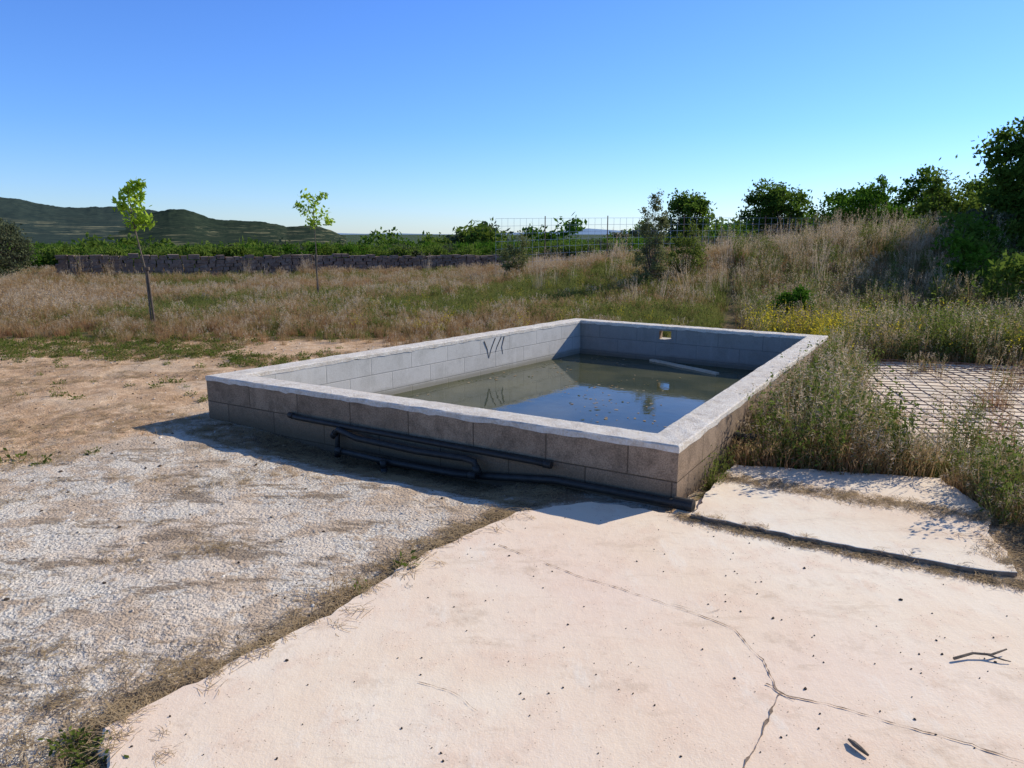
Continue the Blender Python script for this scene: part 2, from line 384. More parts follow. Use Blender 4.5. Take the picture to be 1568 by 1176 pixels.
me.polygons.foreach_set('use_smooth',[True]*len(me.polygons))
o=bpy.data.objects.new('ground',me); col.objects.link(o)

# ---------------------------------------------------------------- concrete slabs
def slab(name,poly,z0,z1,mat,jit=.012,bv=.008,side=None):
    P=[]
    for i in range(len(poly)):
        a=np.array(poly[i]);b=np.array(poly[(i+1)%len(poly)]); k=max(1,int(np.linalg.norm(b-a)/.05))
        for j in range(k): P.append(a+(b-a)*j/k+R.normal(0,jit*.4,2))
    P=np.array(P); n=len(P)
    T=np.c_[P,np.full(n,z1-bv)]
    nx_=np.roll(P,-1,0)-np.roll(P,1,0); nn=np.stack([-nx_[:,1],nx_[:,0]],1); nn/=np.linalg.norm(nn,axis=1)[:,None]+1e-9
    area=.5*np.sum(P[:,0]*np.roll(P[:,1],-1)-np.roll(P[:,0],-1)*P[:,1])
    if area<0: nn=-nn
    I=np.c_[P+nn*bv*1.2,np.full(n,z1)]
    Bt=np.c_[P,np.full(n,z0)]
    m=MB(); idx=np.arange(n); nxt=(idx+1)%n
    Fc=[tuple(2*n+idx)]+[(a,b,n+b,n+a) for a,b in zip(idx,nxt)]+[(n+a,n+b,2*n+b,2*n+a) for a,b in zip(idx,nxt)]
    if area<0: Fc=[f[::-1] for f in Fc]
    m.add(np.r_[Bt,T,I],Fc)
    if side is None: return m.obj(name,[mat])
    m.mi=[0]+[1]*n+[0]*n
    return m.obj(name,[mat,side])
slab('concrete_slab',SLAB,-.1,0.0,M_slab,.02)
slab('raised_concrete_slab',USLAB,.004,.03,M_slab2,.016,.0025,M_crack)
slab('mesh_floor_slab',RSLAB,-.1,.03,M_slab2,.02)
slab('paved_path',PATH,-.1,.12,mat_simple('old_asphalt',(.34,.27,.22),(.48,.40,.33),10,.9))
def ribbon(m,pts,w,z,step=.02,jit=.006):
    P=[]
    for a,b in zip(pts[:-1],pts[1:]):
        a=np.array(a);b=np.array(b);k=max(2,int(np.linalg.norm(b-a)/step))
        for j in range(k): P.append(a+(b-a)*j/k)
    P.append(np.array(pts[-1])); P=np.array(P); n=len(P)
    d=np.gradient(P,axis=0); nn=np.stack([-d[:,1],d[:,0]],1); nn/=np.linalg.norm(nn,axis=1)[:,None]+1e-9
    c=np.cumsum(R.normal(0,jit*.5,n)); c-=np.linspace(c[0],c[-1],n)
    P=P+nn*np.clip(c,-.03,.03)[:,None]
    ww=w*(.1+1.2*R.random(n)**1.8)
    a=np.c_[P+nn*ww[:,None],np.full(n,z)];b=np.c_[P-nn*ww[:,None],np.full(n,z)]
    m.add(np.r_[a,b],[(n+i,n+i+1,i+1,i) for i in range(n-1)])
m=MB()
ribbon(m,[(-.07,3.68),(0.43,3.26),(0.8,2.96),(0.94,2.82),(1.0,2.6),(0.98,2.38)],.003,.004)
ribbon(m,[(.98,2.38),(1.34,2.21),(1.64,2.04),(2.3,1.7),(4,.7)],.0036,.004)
ribbon(m,[(.98,2.38),(.84,2.18),(.71,2.0),(.3,1.2)],.006,.004)
ribbon(m,[(.95,2.44),(.99,2.38),(1.02,2.34)],.009,.0046)
ribbon(m,[(.72,3.04),(.86,2.95),(.93,2.99)],.0015,.0046)
ribbon(m,[(-.35,2.45),(-.2,2.37),(-.12,2.28)],.0015,.004)
m.obj('slab_crack',[M_crack])

# ---------------------------------------------------------------- pool basin
pool=empty('concrete_pool')
def wall_seg(m,i,s0,s1,z0,z1,skip=()):
    o0=Vector(OUT[i]);o1=Vector(OUT[(i+1)%4]);i0=Vector(INN[i]);i1=Vector(INN[(i+1)%4])
    a=o0.lerp(o1,s0);b=o0.lerp(o1,s1);c=i0.lerp(i1,s1);d=i0.lerp(i1,s0)
    lo=[(*a,z0),(*b,z0),(*c,z0),(*d,z0)];hi=[(*a,z1),(*b,z1),(*c,z1),(*d,z1)]
    m.hexa(lo,hi,0,0,skip)
m=MB()
for i in (0,1,3): wall_seg(m,i,0,1,-1.1,.342,(0,3,5))
hs0,hs1=1-.445,1-.39
wall_seg(m,2,0,hs0,-1.1,.342,(0,5)); wall_seg(m,2,hs1,1,-1.1,.342,(0,3)); wall_seg(m,2,hs0,hs1,-1.1,.19,(0,3,5)); wall_seg(m,2,hs0,hs1,.315,.342,(3,5))
o=m.obj('walls',[M_block,M_inner,M_inner_shade],pool)
me=o.data; uvl=me.uv_layers.new(name='UVMap')
for p in me.polygons:
    nrm=p.normal; c=p.center
    if abs(nrm.z)<.5:
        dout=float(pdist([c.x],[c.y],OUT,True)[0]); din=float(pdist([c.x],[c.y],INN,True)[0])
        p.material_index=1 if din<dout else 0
        if din<dout and float(pdist([c.x],[c.y],[INN[2],INN[3]])[0])<.02: p.material_index=2  # far inner wall gets the cement with shade in its colour
        t=Vector((-nrm.y,nrm.x)); org=Vector(A)
        for li in p.loop_indices:
            vv=me.vertices[me.loops[li].vertex_index].co
            uvl.data[li].uv=((Vector((vv.x,vv.y))-org).dot(t)+.02+5.9, vv.z+.055)
    else: p.material_index=1
m=MB(); sec=[]
O2=offset(OUT,-.004); I2=offset(INN,.004); NS=56
for i in range(4):
    for k in range(NS):
        s=k/NS; o0=Vector(O2[i]).lerp(Vector(O2[(i+1)%4]),s); i0=Vector(I2[i]).lerp(Vector(I2[(i+1)%4]),s)
        sec.append((o0,i0))
n=len(sec); Vv=[]; prof=[(0,-.042),(0,-.007),(.05,0),(.35,.001),(.65,.001),(.95,0),(1,-.007),(1,-.042)]
for k,(o0,i0) in enumerate(sec):
    cor=(k%NS==0); j1=0 if cor else R.normal(0,.0018); j2=0 if cor else R.normal(0,.0018); jz=R.normal(0,.001)
    d=(i0-o0)
    for q,(t,dz) in enumerate(prof):
        p=o0+d*t+d.normalized()*(j1*(1-t)+j2*t)
        Vv.append((p.x,p.y,RIM+dz+jz+R.normal(0,.0008)+(R.normal(0,.004) if q in (0,7) else 0)))
k8=len(prof)
Fc=[(k*k8+q,((k+1)%n)*k8+q,((k+1)%n)*k8+q+1,k*k8+q+1) for k in range(n) for q in range(k8-1)]
m.add(Vv,Fc); m.obj('rim',[M_cap],pool)
m=MB(); m.add([(*p,-1.08) for p in INN],[(0,1,2,3)]); m.obj('basin_floor',[M_inner],pool)
m=MB(); da=(Vector(D)-Vector(A)).normalized(); dn=Vector((da.y,-da.x))
def onleft(s,z,off=.0): q=Vector(A)+da*s+dn*(TH+off); return (q.x,q.y,z)
for pts in ([(3.60,.31),(3.66,.2),(3.69,.08)],[(3.82,.33),(3.74,.2),(3.69,.08)],[(4.0,.33),(3.95,.2),(3.97,.10)],[(3.94,.33),(3.86,.22),(3.82,.14)]):
    m.tube([onleft(s,z,.002) for s,z in pts],[.006,.0045,.002],5)
m.obj('tar_marks',[M_drop],pool)

b=NB('pool_water'); v=b.coord(); n=b.noise(v,3,2,.5); n2=b.noise(v,14,2,.5); alg=b.noise(v,1.1,4,.65)
c=b.mix(b.mr(alg,.4,.65),(.050,.056,.026),(.105,.10,.045))
h=b.math('ADD',n,b.math('MULTIPLY',n2,.3))
b.pbr(c,.04,b.bump(h,.10,.02),.5,0,1.33)
M_wat=b.m
q=offset(OUT,TH-.03); m=MB(); m.add([(*p,WATER) for p in q],[(0,1,2,3)]); m.obj('water',[M_wat])
m=MB()
p0=Vector((1.98,10.22,WATER+.012)); p1=Vector((2.64,9.17,WATER+.012)); d=(p1-p0); L=d.length; d.normalize(); sd=Vector((-d.y,d.x,0))
sec=[]
for k in range(9):
    c=p0+d*L*k/8+sd*.006*math.sin(k*1.3); w=.032+.004*math.sin(k*2.1); hgt=.014
    sec+= [tuple(c+sd*w+Vector((0,0,-hgt))),tuple(c-sd*w+Vector((0,0,-hgt))),tuple(c-sd*w+Vector((0,0,hgt))),tuple(c+sd*w+Vector((0,0,hgt)))]
Fc=[(k*4+j,k*4+(j+1)%4,(k+1)*4+(j+1)%4,(k+1)*4+j) for k in range(8) for j in range(4)]+[(3,2,1,0),(32,33,34,35)]
m.add(sec,Fc); m.obj('floating_plank',[M_wood])
def flake(name,mat,r,n=7):
    m=MB(); a=np.linspace(0,2*math.pi,n,endpoint=False); rr=r*(.5+R.random(n)); m.add(np.c_[np.cos(a)*rr,np.sin(a)*rr*.6,R.normal(0,.001,n)],[tuple(range(n))],0,R.random()); return m.obj(name,[mat],link=False)
N=1600; px=R.uniform(-2.3,3.8,N); py=R.uniform(4.6,10.9,N); k=(sdist(px,py,INN)>.03)&((fbm(px,py,.9,8)>.52)|(sdist(px,py,INN)<.12)&(R.random(N)<.5)); px,py=px[k],py[k]
scatter('floating_debris',np.c_[px,py,np.full(len(px),WATER+.004)],R.uniform(0,6.28,len(px)),R.uniform(.15,.75,len(px)),[flake('flake_a',G_straw,.03),flake('flake_b',L_olive,.03),flake('flake_c',G_oat,.035,9)],R.integers(0,3,len(px)),0)

# ---------------------------------------------------------------- pipes
pip=empty('black_pipes')
def pipe(name,pts,r,rough=1):
    m=MB(); m.tube(pts,r,14)
    for a,b_ in ((0,1),(-1,-2)):
        p=Vector(pts[a]); d=(Vector(pts[b_])-p).normalized(); m.tube([tuple(p-d*.01),tuple(p+d*.05)],r*1.22,14)
    o=m.obj(name,[M_pipe],pip,smooth=False)
    for p in o.data.polygons: p.use_smooth=len(p.vertices)==4
    return o
pipe('upper_pipe',[onfront(1.10,.155,.03),onfront(1.2,.15,.05),onfront(2.3,.142,.05),onfront(3.45,.135,.05),onfront(3.58,.13,.05)],.021)
pipe('middle_pipe',[onfront(1.62,.06,.06),onfront(1.70,.125,.09),onfront(1.9,.085,.10),onfront(2.5,.075,.11),onfront(2.92,.085,.10),onfront(3.0,.075,.10),onfront(3.03,.0,.10)],.024)
pipe('lower_pipe',[onfront(1.75,-.02,.16),onfront(2.2,-.035,.15),onfront(2.85,-.03,.14),onfront(3.02,-.02,.12)],.022)
pipe('drop_pipe',[onfront(1.66,.13,.03),onfront(1.66,.05,.06),onfront(1.66,-.1,.07)],.02)
pipe('drop_pipe',[onfront(2.25,-.02,.2),onfront(2.26,-.12,.2)],.02)
pipe('ground_pipe',[onfront(2.1,-.08,.06),onfront(3.0,-.045,.05),onfront(3.6,.026,.04),onfront(4.2,.026,.04),onfront(4.46,.026,.045),onfront(4.50,.03,.05)],.026)
m=MB(); m.tube([onfront(4.44,.03,.04),onfront(4.56,.03,.045)],.04,16); m.obj('end_cap',[M_pipe],pip)
q0=Vector(B)+bc*1.33
m=MB(); m.tube([(*(q0+bn*-.02),.12),(*(q0+bn*.16),.11)],.04,16); m.tube([(*(q0+bn*.11),.113),(*(q0+bn*.165),.11)],.052,16); m.obj('outlet_pipe',[M_pipe],pip)

# ---------------------------------------------------------------- steel reinforcing mesh on right slab
ux=(Vector((9.3,8.35))-Vector((4.35,9.3))).normalized(); uy=Vector((ux.y*-1,ux.x)); c0=Vector((3.25,5.5))
def rz(x,y): return .055+.07*float(vnoise(x,y,1.1,3))
m=MB()
for k in range(34):
    s=k*.15; pts=[]
    for j in range(12):
        q=c0+ux*(s+.03*math.sin(j*.8+k*.2))+uy*(j*.33)+ux*R.normal(0,.008)
        pts.append((q.x,q.y,rz(q.x,q.y)))
    m.tube(pts,.0045,5)
for k in range(25):
    s=k*.15; pts=[]
    for j in range(16):
        q=c0+uy*(s+.03*math.sin(j*.6))+ux*(j*.33)+uy*R.normal(0,.008)
        pts.append((q.x,q.y,rz(q.x,q.y)+.009))
    m.tube(pts,.0045,5)
m.obj('steel_rebar_mesh',[M_rust])
m=MB()
for k in range(5):
    a=Vector((5.4+.1*k,8.2-.25*k)); b_=a+Vector((2.2,-.6+.2*random.random())); m.tube([(*a,.13),(*((a+b_)/2),.15),(*b_,.13)],.012,6)
m.obj('loose_steel_bars',[M_rust])

# ---------------------------------------------------------------- dry stone wall
m=MB(); w0=Vector((-17.0,27.4)); w1=Vector((-.6,35.5)); wd=(w1-w0); WL=wd.length; wd.normalize(); wn=Vector((-wd.y,wd.x))
def stone(m,c,ax,ay,az,L,W,Hh):
    P=[]
    for sx,sy,sz in ((-1,-1,-1),(1,-1,-1),(1,1,-1),(-1,1,-1),(-1,-1,1),(1,-1,1),(1,1,1),(-1,1,1)):
        P.append(tuple(Vector(c)+ax*(sx*L/2*random.uniform(.75,1))+ay*(sy*W/2*random.uniform(.75,1))+az*(sz*Hh/2*random.uniform(.75,1))))
    m.hexa(P[:4],P[4:],0,random.random())
ax=Vector((wd.x,wd.y,0)); ay=Vector((wn.x,wn.y,0)); az=Vector((0,0,1))
for row in range(6):
    s=random.uniform(0,.2)
    while s<WL:
        l=random.uniform(.2,.5); q=w0+wd*(s+l/2); g=float(Hz(q.x,q.y)[0]); top=.86-.26*s/WL+.03*math.sin(s*.8)+(random.uniform(-.05,.05) if row==5 else 0)
        z=g-.05+row*(top-g+.05)/6+.08
        stone(m,(q.x,q.y,z),ax,ay,az,l*1.02,.5,(top-g+.05)/6*1.15); s+=l
m.obj('stone_wall',[M_stone])

# ---------------------------------------------------------------- wire fence
fen=empty('wire_fence'); m=MB(); mp=MB()
fp=[(-.6,27.5),(1.2,27),(3.4,26.5),(6,26),(9,26.5),(12,27),(14.5,27)]
for i,((x0,y0),(x1,y1)) in enumerate(zip(fp[:-1],fp[1:])):
    z0=float(Hz(x0,y0)[0]);z1=float(Hz(x1,y1)[0])
    t0,t1=max(z0+1.5,2.2),max(z1+1.5,2.2)
    if i: mp.tube([(x0,y0,z0-.1),(x0,y0,t0+.08)],.018,8)
    for k in range(9):
        f=k/8; m.tube([(x0,y0,z0+(t0-z0)*f),(x1,y1,z1+(t1-z1)*f)],.006,4)
    nv=int(math.hypot(x1-x0,y1-y0)/.22)
    for k in range(nv):
        f=k/nv; x=x0+(x1-x0)*f;y=y0+(y1-y0)*f; m.tube([(x,y,z0+(z1-z0)*f),(x,y,t0+(t1-t0)*f)],.0055,4)
m.obj('mesh',[M_wire],fen); mp.obj('posts',[M_rust],fen)

# ---------------------------------------------------------------- hills
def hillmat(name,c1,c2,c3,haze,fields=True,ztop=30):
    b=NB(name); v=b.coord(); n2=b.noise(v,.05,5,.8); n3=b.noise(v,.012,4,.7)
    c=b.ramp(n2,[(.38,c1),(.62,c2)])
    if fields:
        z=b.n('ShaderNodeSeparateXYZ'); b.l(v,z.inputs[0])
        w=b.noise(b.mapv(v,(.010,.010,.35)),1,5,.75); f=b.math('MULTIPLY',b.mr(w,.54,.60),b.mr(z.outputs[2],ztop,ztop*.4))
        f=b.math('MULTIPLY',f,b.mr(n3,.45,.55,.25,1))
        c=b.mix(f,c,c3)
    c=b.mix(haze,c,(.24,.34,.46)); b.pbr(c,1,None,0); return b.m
def hills(name,prof,R0,R1,mat,zb=-10,rough=4):
    pa=np.array([p[0] for p in prof]);ph=np.array([p[1] for p in prof])
    us=np.linspace(pa[0],pa[-1],420); rr=np.linspace(0,1.6,60)
    U,T=np.meshgrid(us,rr); Yv=R0+(R1-R0)*T; Xv=U*Yv
    hh=np.interp(U,pa,ph); shp=np.where(T<1,sstep(-.15,1.05,T)**1.3,1-.6*sstep(1,1.7,T))
    Zv=zb+(hh-zb)*shp+(fbm(Xv,Yv,.006,3)-.5)*rough*3*T*(T<.97)+(fbm(Xv,Yv,.05,6)-.5)*rough*np.minimum(T,1)
    n1,n2=Zv.shape; ii=np.arange(n1*n2).reshape(n1,n2)
    F=np.stack([ii[:-1,:-1],ii[:-1,1:],ii[1:,1:],ii[1:,:-1]],-1).reshape(-1,4)
    m=MB(); m.add(np.stack([Xv,Yv,Zv],-1).reshape(-1,3),F); return m.obj(name,[mat],smooth=True)
def pr(pts,Rr): return [((u-784)/1115/1.0192, 1.65+(358-v)/1115*Rr/1.0) for u,v in pts]
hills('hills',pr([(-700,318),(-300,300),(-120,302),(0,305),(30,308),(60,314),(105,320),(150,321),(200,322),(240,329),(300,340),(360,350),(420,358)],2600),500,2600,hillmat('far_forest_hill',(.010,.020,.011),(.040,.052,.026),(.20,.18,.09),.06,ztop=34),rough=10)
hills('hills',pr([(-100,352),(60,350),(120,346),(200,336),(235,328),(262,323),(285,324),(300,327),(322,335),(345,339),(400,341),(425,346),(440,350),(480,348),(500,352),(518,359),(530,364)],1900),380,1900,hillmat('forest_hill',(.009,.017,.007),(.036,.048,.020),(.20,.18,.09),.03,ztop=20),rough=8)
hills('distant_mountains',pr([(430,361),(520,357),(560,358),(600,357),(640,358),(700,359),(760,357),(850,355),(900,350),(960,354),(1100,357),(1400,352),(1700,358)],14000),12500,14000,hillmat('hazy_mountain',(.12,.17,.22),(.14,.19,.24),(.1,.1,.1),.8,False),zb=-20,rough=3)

# ---------------------------------------------------------------- grass prototypes
def clump(name,n,h,w,rad,mat,bend=.35,heads=None,headmat=None,leaf=None,link=False,hv=.35,headlen=.03):
    m=MB(); a=R.uniform(0,6.28,n); r=rad*np.sqrt(R.random(n)); base=np.stack([np.cos(a)*r,np.sin(a)*r,np.full(n,-.02)],1)
    hh=h*R.uniform(1-hv,1+hv,n); tips=m.blades(base,R.uniform(0,6.28,n),hh,hh*bend*R.random(n),w*R.uniform(.7,1.3,n),R.random(n))
    mats=[mat]
    if heads:
        mats.append(headmat); C=[]
        sel=R.random(n)<heads
        for t,hx in zip(tips[sel],hh[sel]):
            for q in range(6):
                C.append(t+np.array([R.normal(0,.012),R.normal(0,.012),-q*.02*hx/.6+.01]))
        C=np.array(C); m.leaves(C,headlen*R.uniform(.5,1,len(C)),.0045,R.random(len(C)),mi=1)
    if leaf:
        lm,ln,ls,lz=leaf; mats.append(lm); k=R.integers(0,n,ln); f=R.uniform(lz,1,ln)[:,None]
        C=base[k]+(tips[k]-base[k])*f+R.normal(0,.02,(ln,3)); m.leaves(C,ls*R.uniform(.6,1.3,ln),ls*.45,R.random(ln),mi=len(mats)-1)
    return m.obj(name,mats,link=link)
dryP=[clump('dry_clump_a',42,.36,.007,.15,G_dry,.5,.4,G_oat),clump('dry_clump_b',40,.30,.008,.17,G_red,.55,.3,G_dry),clump('dry_clump_c',44,.26,.008,.16,G_dry,.6)]
grnP=[clump('green_clump_a',46,.24,.009,.14,G_grn,.6),clump('green_clump_b',34,.30,.007,.14,G_grn,.5,leaf=(L_weed,60,.022,.1))]
oatP=[clump('oat_clump_a',34,.75,.007,.17,G_dry,.4,.8,G_oat,headlen=.035),clump('oat_clump_b',28,.9,.007,.19,G_oat,.35,.9,G_oat,headlen=.035)]
weedP=[clump('weed_a',22,.55,.006,.14,G_grn,.45,leaf=(L_weed,200,.024,.1)),clump('weed_b',26,.65,.006,.16,G_dry,.45,.4,G_oat,leaf=(L_grey,150,.02,.15)),clump('weed_c',18,.45,.006,.13,G_grn,.6,leaf=(L_grey,180,.022,.05)),clump('weed_d',16,.8,.006,.10,G_grn,.3,leaf=(L_weed,200,.026,.25))]
yelP=[clump('yellow_a',16,.42,.005,.12,G_grn,.4,leaf=(L_weed,80,.016,.1)),clump('yellow_b',26,.45,.004,.13,G_grn,.4,leaf=(L_yel,90,.015,.7))]
tuftP=[clump('tuft_a',26,.06,.006,.09,G_grn,1.2,leaf=(L_weed,50,.020,.0)),clump('tuft_b',22,.07,.005,.09,G_dry,1.4)]
def plant(name,x,y,which,wts,scl,tilt=.12,zoff=0.0):
    x=np.asarray(x);y=np.asarray(y);n=len(x)
    if n==0: return
    protos=[p.copy() for p in which]
    for i,p in enumerate(protos): p.name='%s_part_%02d'%(name,i)
    z=Hz(x,y); w=np.array(wts,float); idx=R.choice(len(which),n,p=w/w.sum())
    return scatter(name,np.c_[x,y,z+zoff],R.uniform(0,6.28,n),scl,protos,idx,tilt)
def infrus(x,y,mg=1.5): return (np.abs(x)<.74*y+mg)
def sample(n,x0,x1,y0,y1,dens):
    x=R.uniform(x0,x1,n);y=R.uniform(y0,y1,n); k=(R.random(n)<dens(x,y))&infrus(x,y)&(sdist(x,y,OUT)<-.06)&(sdist(x,y,SLAB)<-.05)&(sdist(x,y,RSLAB)<-.02)&(sdist(x,y,USLAB)<-.02); return x[k],y[k]
def dmeadow(x,y): return fieldmask(x,y)*(x<(2.5+.3*(y-9)))*(1-inpoly(x,y,PATH))
x,y=sample(20000,-20,14,8.5,20,lambda x,y:dmeadow(x,y)*(y>9)*np.clip(1.2-.03*(y-10),.5,1))
green=fbm(x,y,.28,11)+.22*np.exp(-((x+.5)/4)**2-((y-15)/4)**2)+.08*sstep(-3,3,x)
isg=green+R.normal(0,.12,len(x))>.63
shortn=sstep(11,15,y)
plant('dry_grass',x[~isg],y[~isg],dryP,[1,1.5,1],R.uniform(.5,1.15,(~isg).sum())*(.55+.45*shortn[~isg]))
plant('green_grass',x[isg],y[isg],grnP,[1,1],R.uniform(.6,1.2,isg.sum())*(.55+.45*shortn[isg]))
x,y=sample(10500,-26,26,20,34,lambda x,y:np.where(y>28+.5*(x+16),.3,1.0))
g=fbm(x,y,.3,11)+R.normal(0,.1,len(x))>.58
fs=np.where(x<0,.75,1.0)
plant('dry_grass',x[~g],y[~g],dryP,[1,1.3,1],R.uniform(.7,1.4,(~g).sum())*fs[~g])
plant('green_grass',x[g],y[g],grnP,[1,1],R.uniform(.8,1.3,g.sum())*fs[g])
x,y=sample(6500,-24,22,15,32,lambda x,y:np.clip(np.exp(-((x-9)/5.5)**2-((y-20)/3)**2)*.55+ .22*np.exp(-((y-(27.2+.5*(x+16)))/1.2)**2)*(x<1)+.10*(x>0),0,1)*(fbm(x,y,.5,21)>.42))
plant('tall_oat_grass',x,y,oatP+[dryP[1]],[1,1,.6],R.uniform(.5,1.15,len(x)))
x,y=sample(7000,1.5,22,11,26,lambda x,y:(x>(3.0+.28*(y-9)))*(1-inpoly(x,y,PATH))*.85)
plant('wild_weeds',x,y,weedP+oatP[:1]+dryP[:2],[1.3,1.2,1.5,.6,.4,1.3,1.5],R.uniform(.45,1.1,len(x)))
def dside(x,y):
    o=(x-B[0])*bn.x+(y-B[1])*bn.y; s=(x-B[0])*bc.x+(y-B[1])*bc.y
    return ((o>.06)&(s>.42))*1.0
x,y=sample(13500,1.2,9,2.9,11.5,lambda x,y:dside(x,y)*((y>4.0)|((y>3.25-.1*(x-2.9))&(x>2.75))))
nearw=((x-B[0])*bn.x+(y-B[1])*bn.y)
hs=np.where(y<5.2,.88,.95)*np.clip(.75+nearw*.4,.6,1)*np.where(y<4.2,.78,1)
hs=hs*np.where((x>2.9)&(y<5.6),.82-.27*sstep(4.1,4.9,y),1)
plant('wild_weeds',x,y,weedP+[grnP[0],dryP[0],dryP[1],dryP[2]],[1.1,1.0,1.0,.4,.9,1.5,1.5,1.2],R.uniform(.5,1.08,len(x))*hs)
x=R.uniform(3,9,2600);y=R.uniform(4.6,9.4,2600);k=(inpoly(x,y,RSLAB))&(R.random(2600)<np.clip(sstep(6.2,8.0,x+.15*(7-y))+.7*np.exp(-((sdist(x,y,RSLAB))/.15)**2)*(x<4.5)+.03,0,1)*(fbm(x,y,.8,77)>.42))
x,y=x[k],y[k]
plant('wild_weeds',x,y,weedP[:3]+[dryP[0],dryP[1]],[1,.8,1,1,1],R.uniform(.3,.75,len(x)),zoff=.05)
x,y=sample(1100,2.8,8,8.6,13,lambda x,y:(1.2*np.exp(-((x-5.0)/.8)**2-((y-10.6)/.9)**2)+.10)*(x>3.6))
plant('yellow_flowers',x,y,yelP,[.35,1],R.uniform(.75,1.2,len(x)))
x,y=sample(200,-3,3,12,20,lambda x,y:.35+0*x); plant('yellow_flowers',x,y,yelP,[.4,1],R.uniform(.5,.8,len(x)))
x,y=sample(12000,-12,0,7.2,12.8,lambda x,y:(sstep(.43,.55,fbm(x*.8,y*2.4,.45,41)))*sstep(7.4,9.6,y-.15*x)*.95+.02)
plant('low_weeds',x,y,tuftP,[1.3,1.3],R.uniform(.4,1.1,len(x)))
x,y=sample(900,-7,1,2,8,lambda x,y:(np.exp(-(pdist(x,y,[(-2.75,6.35),(-3.2,5.8),(-3.7,5.2)])/.1)**2)*.9+.6*np.exp(-(pdist(x,y,[(-2.85,6.45),(1,11)])/.12)**2)+.004))
plant('low_weeds',x,y,tuftP,[1,1],R.uniform(.6,1.4,len(x)))
x=R.normal(-1.42,.06,10);y=R.normal(2.10,.05,10); plant('slab_corner_weed',x,y,tuftP[:1],[1],R.uniform(.4,.8,10))
x=np.r_[R.normal(-.53,.03,5),R.normal(-.75,.04,4)];y=np.r_[R.normal(3.5,.04,5),R.normal(3.2,.03,4)]; plant('edge_tuft',x,y,tuftP,[1,1],R.uniform(.6,1.2,9))

# ---------------------------------------------------------------- straw debris, gravel, clods
def strawproto(name,n,l,mat):
    m=MB()
    for _ in range(n):
        a=random.uniform(0,6.28);L=l*random.uniform(.4,1.2);c=np.array([random.gauss(0,.03),random.gauss(0,.03),random.uniform(.001,.012)]);d=np.array([math.cos(a),math.sin(a),random.gauss(0,.08)]);s_=np.array([-d[1],d[0],0])*.0013
        b_=np.array([0,0,.002])
        mid=c+s_*random.uniform(-4,4)
        m.add([c-d*L/2-s_,c-d*L/2+s_,mid+s_+b_,mid-s_+b_,c+d*L/2+s_,c+d*L/2-s_],[(0,1,2,3),(3,2,4,5)],0,random.random(),.5)
    return m.obj(name,[mat],link=False)
SP=[strawproto('straw_a',14,.06,G_straw),strawproto('straw_b',10,.09,G_straw),strawproto('straw_c',12,.05,M_drop)]
line=[(-.02,4.15)]+slab_border[1:]+[(-1.9,1.7)]
N=80000;x=R.uniform(-7,1,N);y=R.uniform(1.2,10.5,N)
d=pdist(x,y,line); so=(x-A[0])*abn.x+(y-A[1])*abn.y; ss=(x-A[0])*ab.x+(y-A[1])*ab.y
ins=sdist(x,y,SLAB)
wide=.07+.06*fbm(x,y,2,90)
pr_=np.exp(-((d-.05)/wide)**2)*np.where(ins>.02,.05,1)+ (so>.02)*(so<.45)*(ss>.2)*(ss<3.7)*.8*(ins<0)+.25*sstep(.50,.64,fbm(x,y*1.6,1.1,51))*(ins<0)
k=(R.random(N)<pr_)&(sdist(x,y,OUT)<-.01)&infrus(x,y,.5)
x,y=x[k],y[k]; z=np.where(sdist(x,y,SLAB)>0,.001,Hz(x,y)+.002)
scatter('straw_litter',np.c_[x,y,z],R.uniform(0,6.28,len(x)),R.uniform(.5,1.1,len(x)),SP,R.choice(3,len(x),p=[.5,.38,.12]),.08)
line2=[(1.0,4.08),(1.6,3.68),(2.28,3.29),(2.5,3.2),(2.9,3.3)]
N=30000;x=R.uniform(.8,4.2,N);y=R.uniform(2.6,5,N);k=R.random(N)<(np.exp(-(pdist(x,y,line2)/.035)**2)*.8+.9*np.exp(-(pdist(x,y,[(2.62,3.45),(2.8,3.7),(2.95,4.0)])/.12)**2)+.7*np.exp(-(pdist(x,y,[(2.7,3.35),(4.2,2.9)])/.15)**2)+.5*np.exp(-(pdist(x,y,[(1.45,4.7),(2.85,3.95)])/.08)**2)); x,y=x[k],y[k]
z=np.where(sdist(x,y,USLAB)>0,.031,.002)
scatter('straw_litter',np.c_[x,y,z],R.uniform(0,6.28,len(x)),R.uniform(.4,1.0,len(x)),SP,R.choice(3,len(x),p=[.45,.3,.25]),.1)
def rock(name,mat):
    import bmesh
    q=MB(); bm=bmesh.new(); bmesh.ops.create_icosphere(bm,subdivisions=1,radius=1)
    V=[tuple(np.array(v.co)*np.array([1,.75,.6])*random.uniform(.75,1.15)) for v in bm.verts]; F=[tuple(v.index for v in f.verts) for f in bm.faces]; bm.free()
    q.add(V,F); return q.obj(name,[mat],link=False)
RK=[rock('stone_a',M_peb),rock('stone_b',M_peb),rock('stone_c',M_peb)]
N=20000;x=R.uniform(-6.5,1,N)*1.0;y=R.uniform(1.2,7,N)
k=(sdist(x,y,ROUGH)>-.3)&(sdist(x,y,SLAB)<-.02)&infrus(x,y,.5)&(fbm(x,y,1.1,61)+R.normal(0,.1,N)>.47)&(sdist(x,y,OUT)<-.3)
x,y=x[k],y[k]; scatter('gravel',np.c_[x,y,Hz(x,y)-.001],R.uniform(0,6.28,len(x)),R.uniform(.002,.007,len(x)),RK,R.integers(0,3,len(x)),.5)
N=1900;x=R.uniform(-9,0,N);y=R.uniform(3,12,N);k=(sdist(x,y,SLAB)<0)&(sdist(x,y,OUT)<-.05);x,y=x[k],y[k]
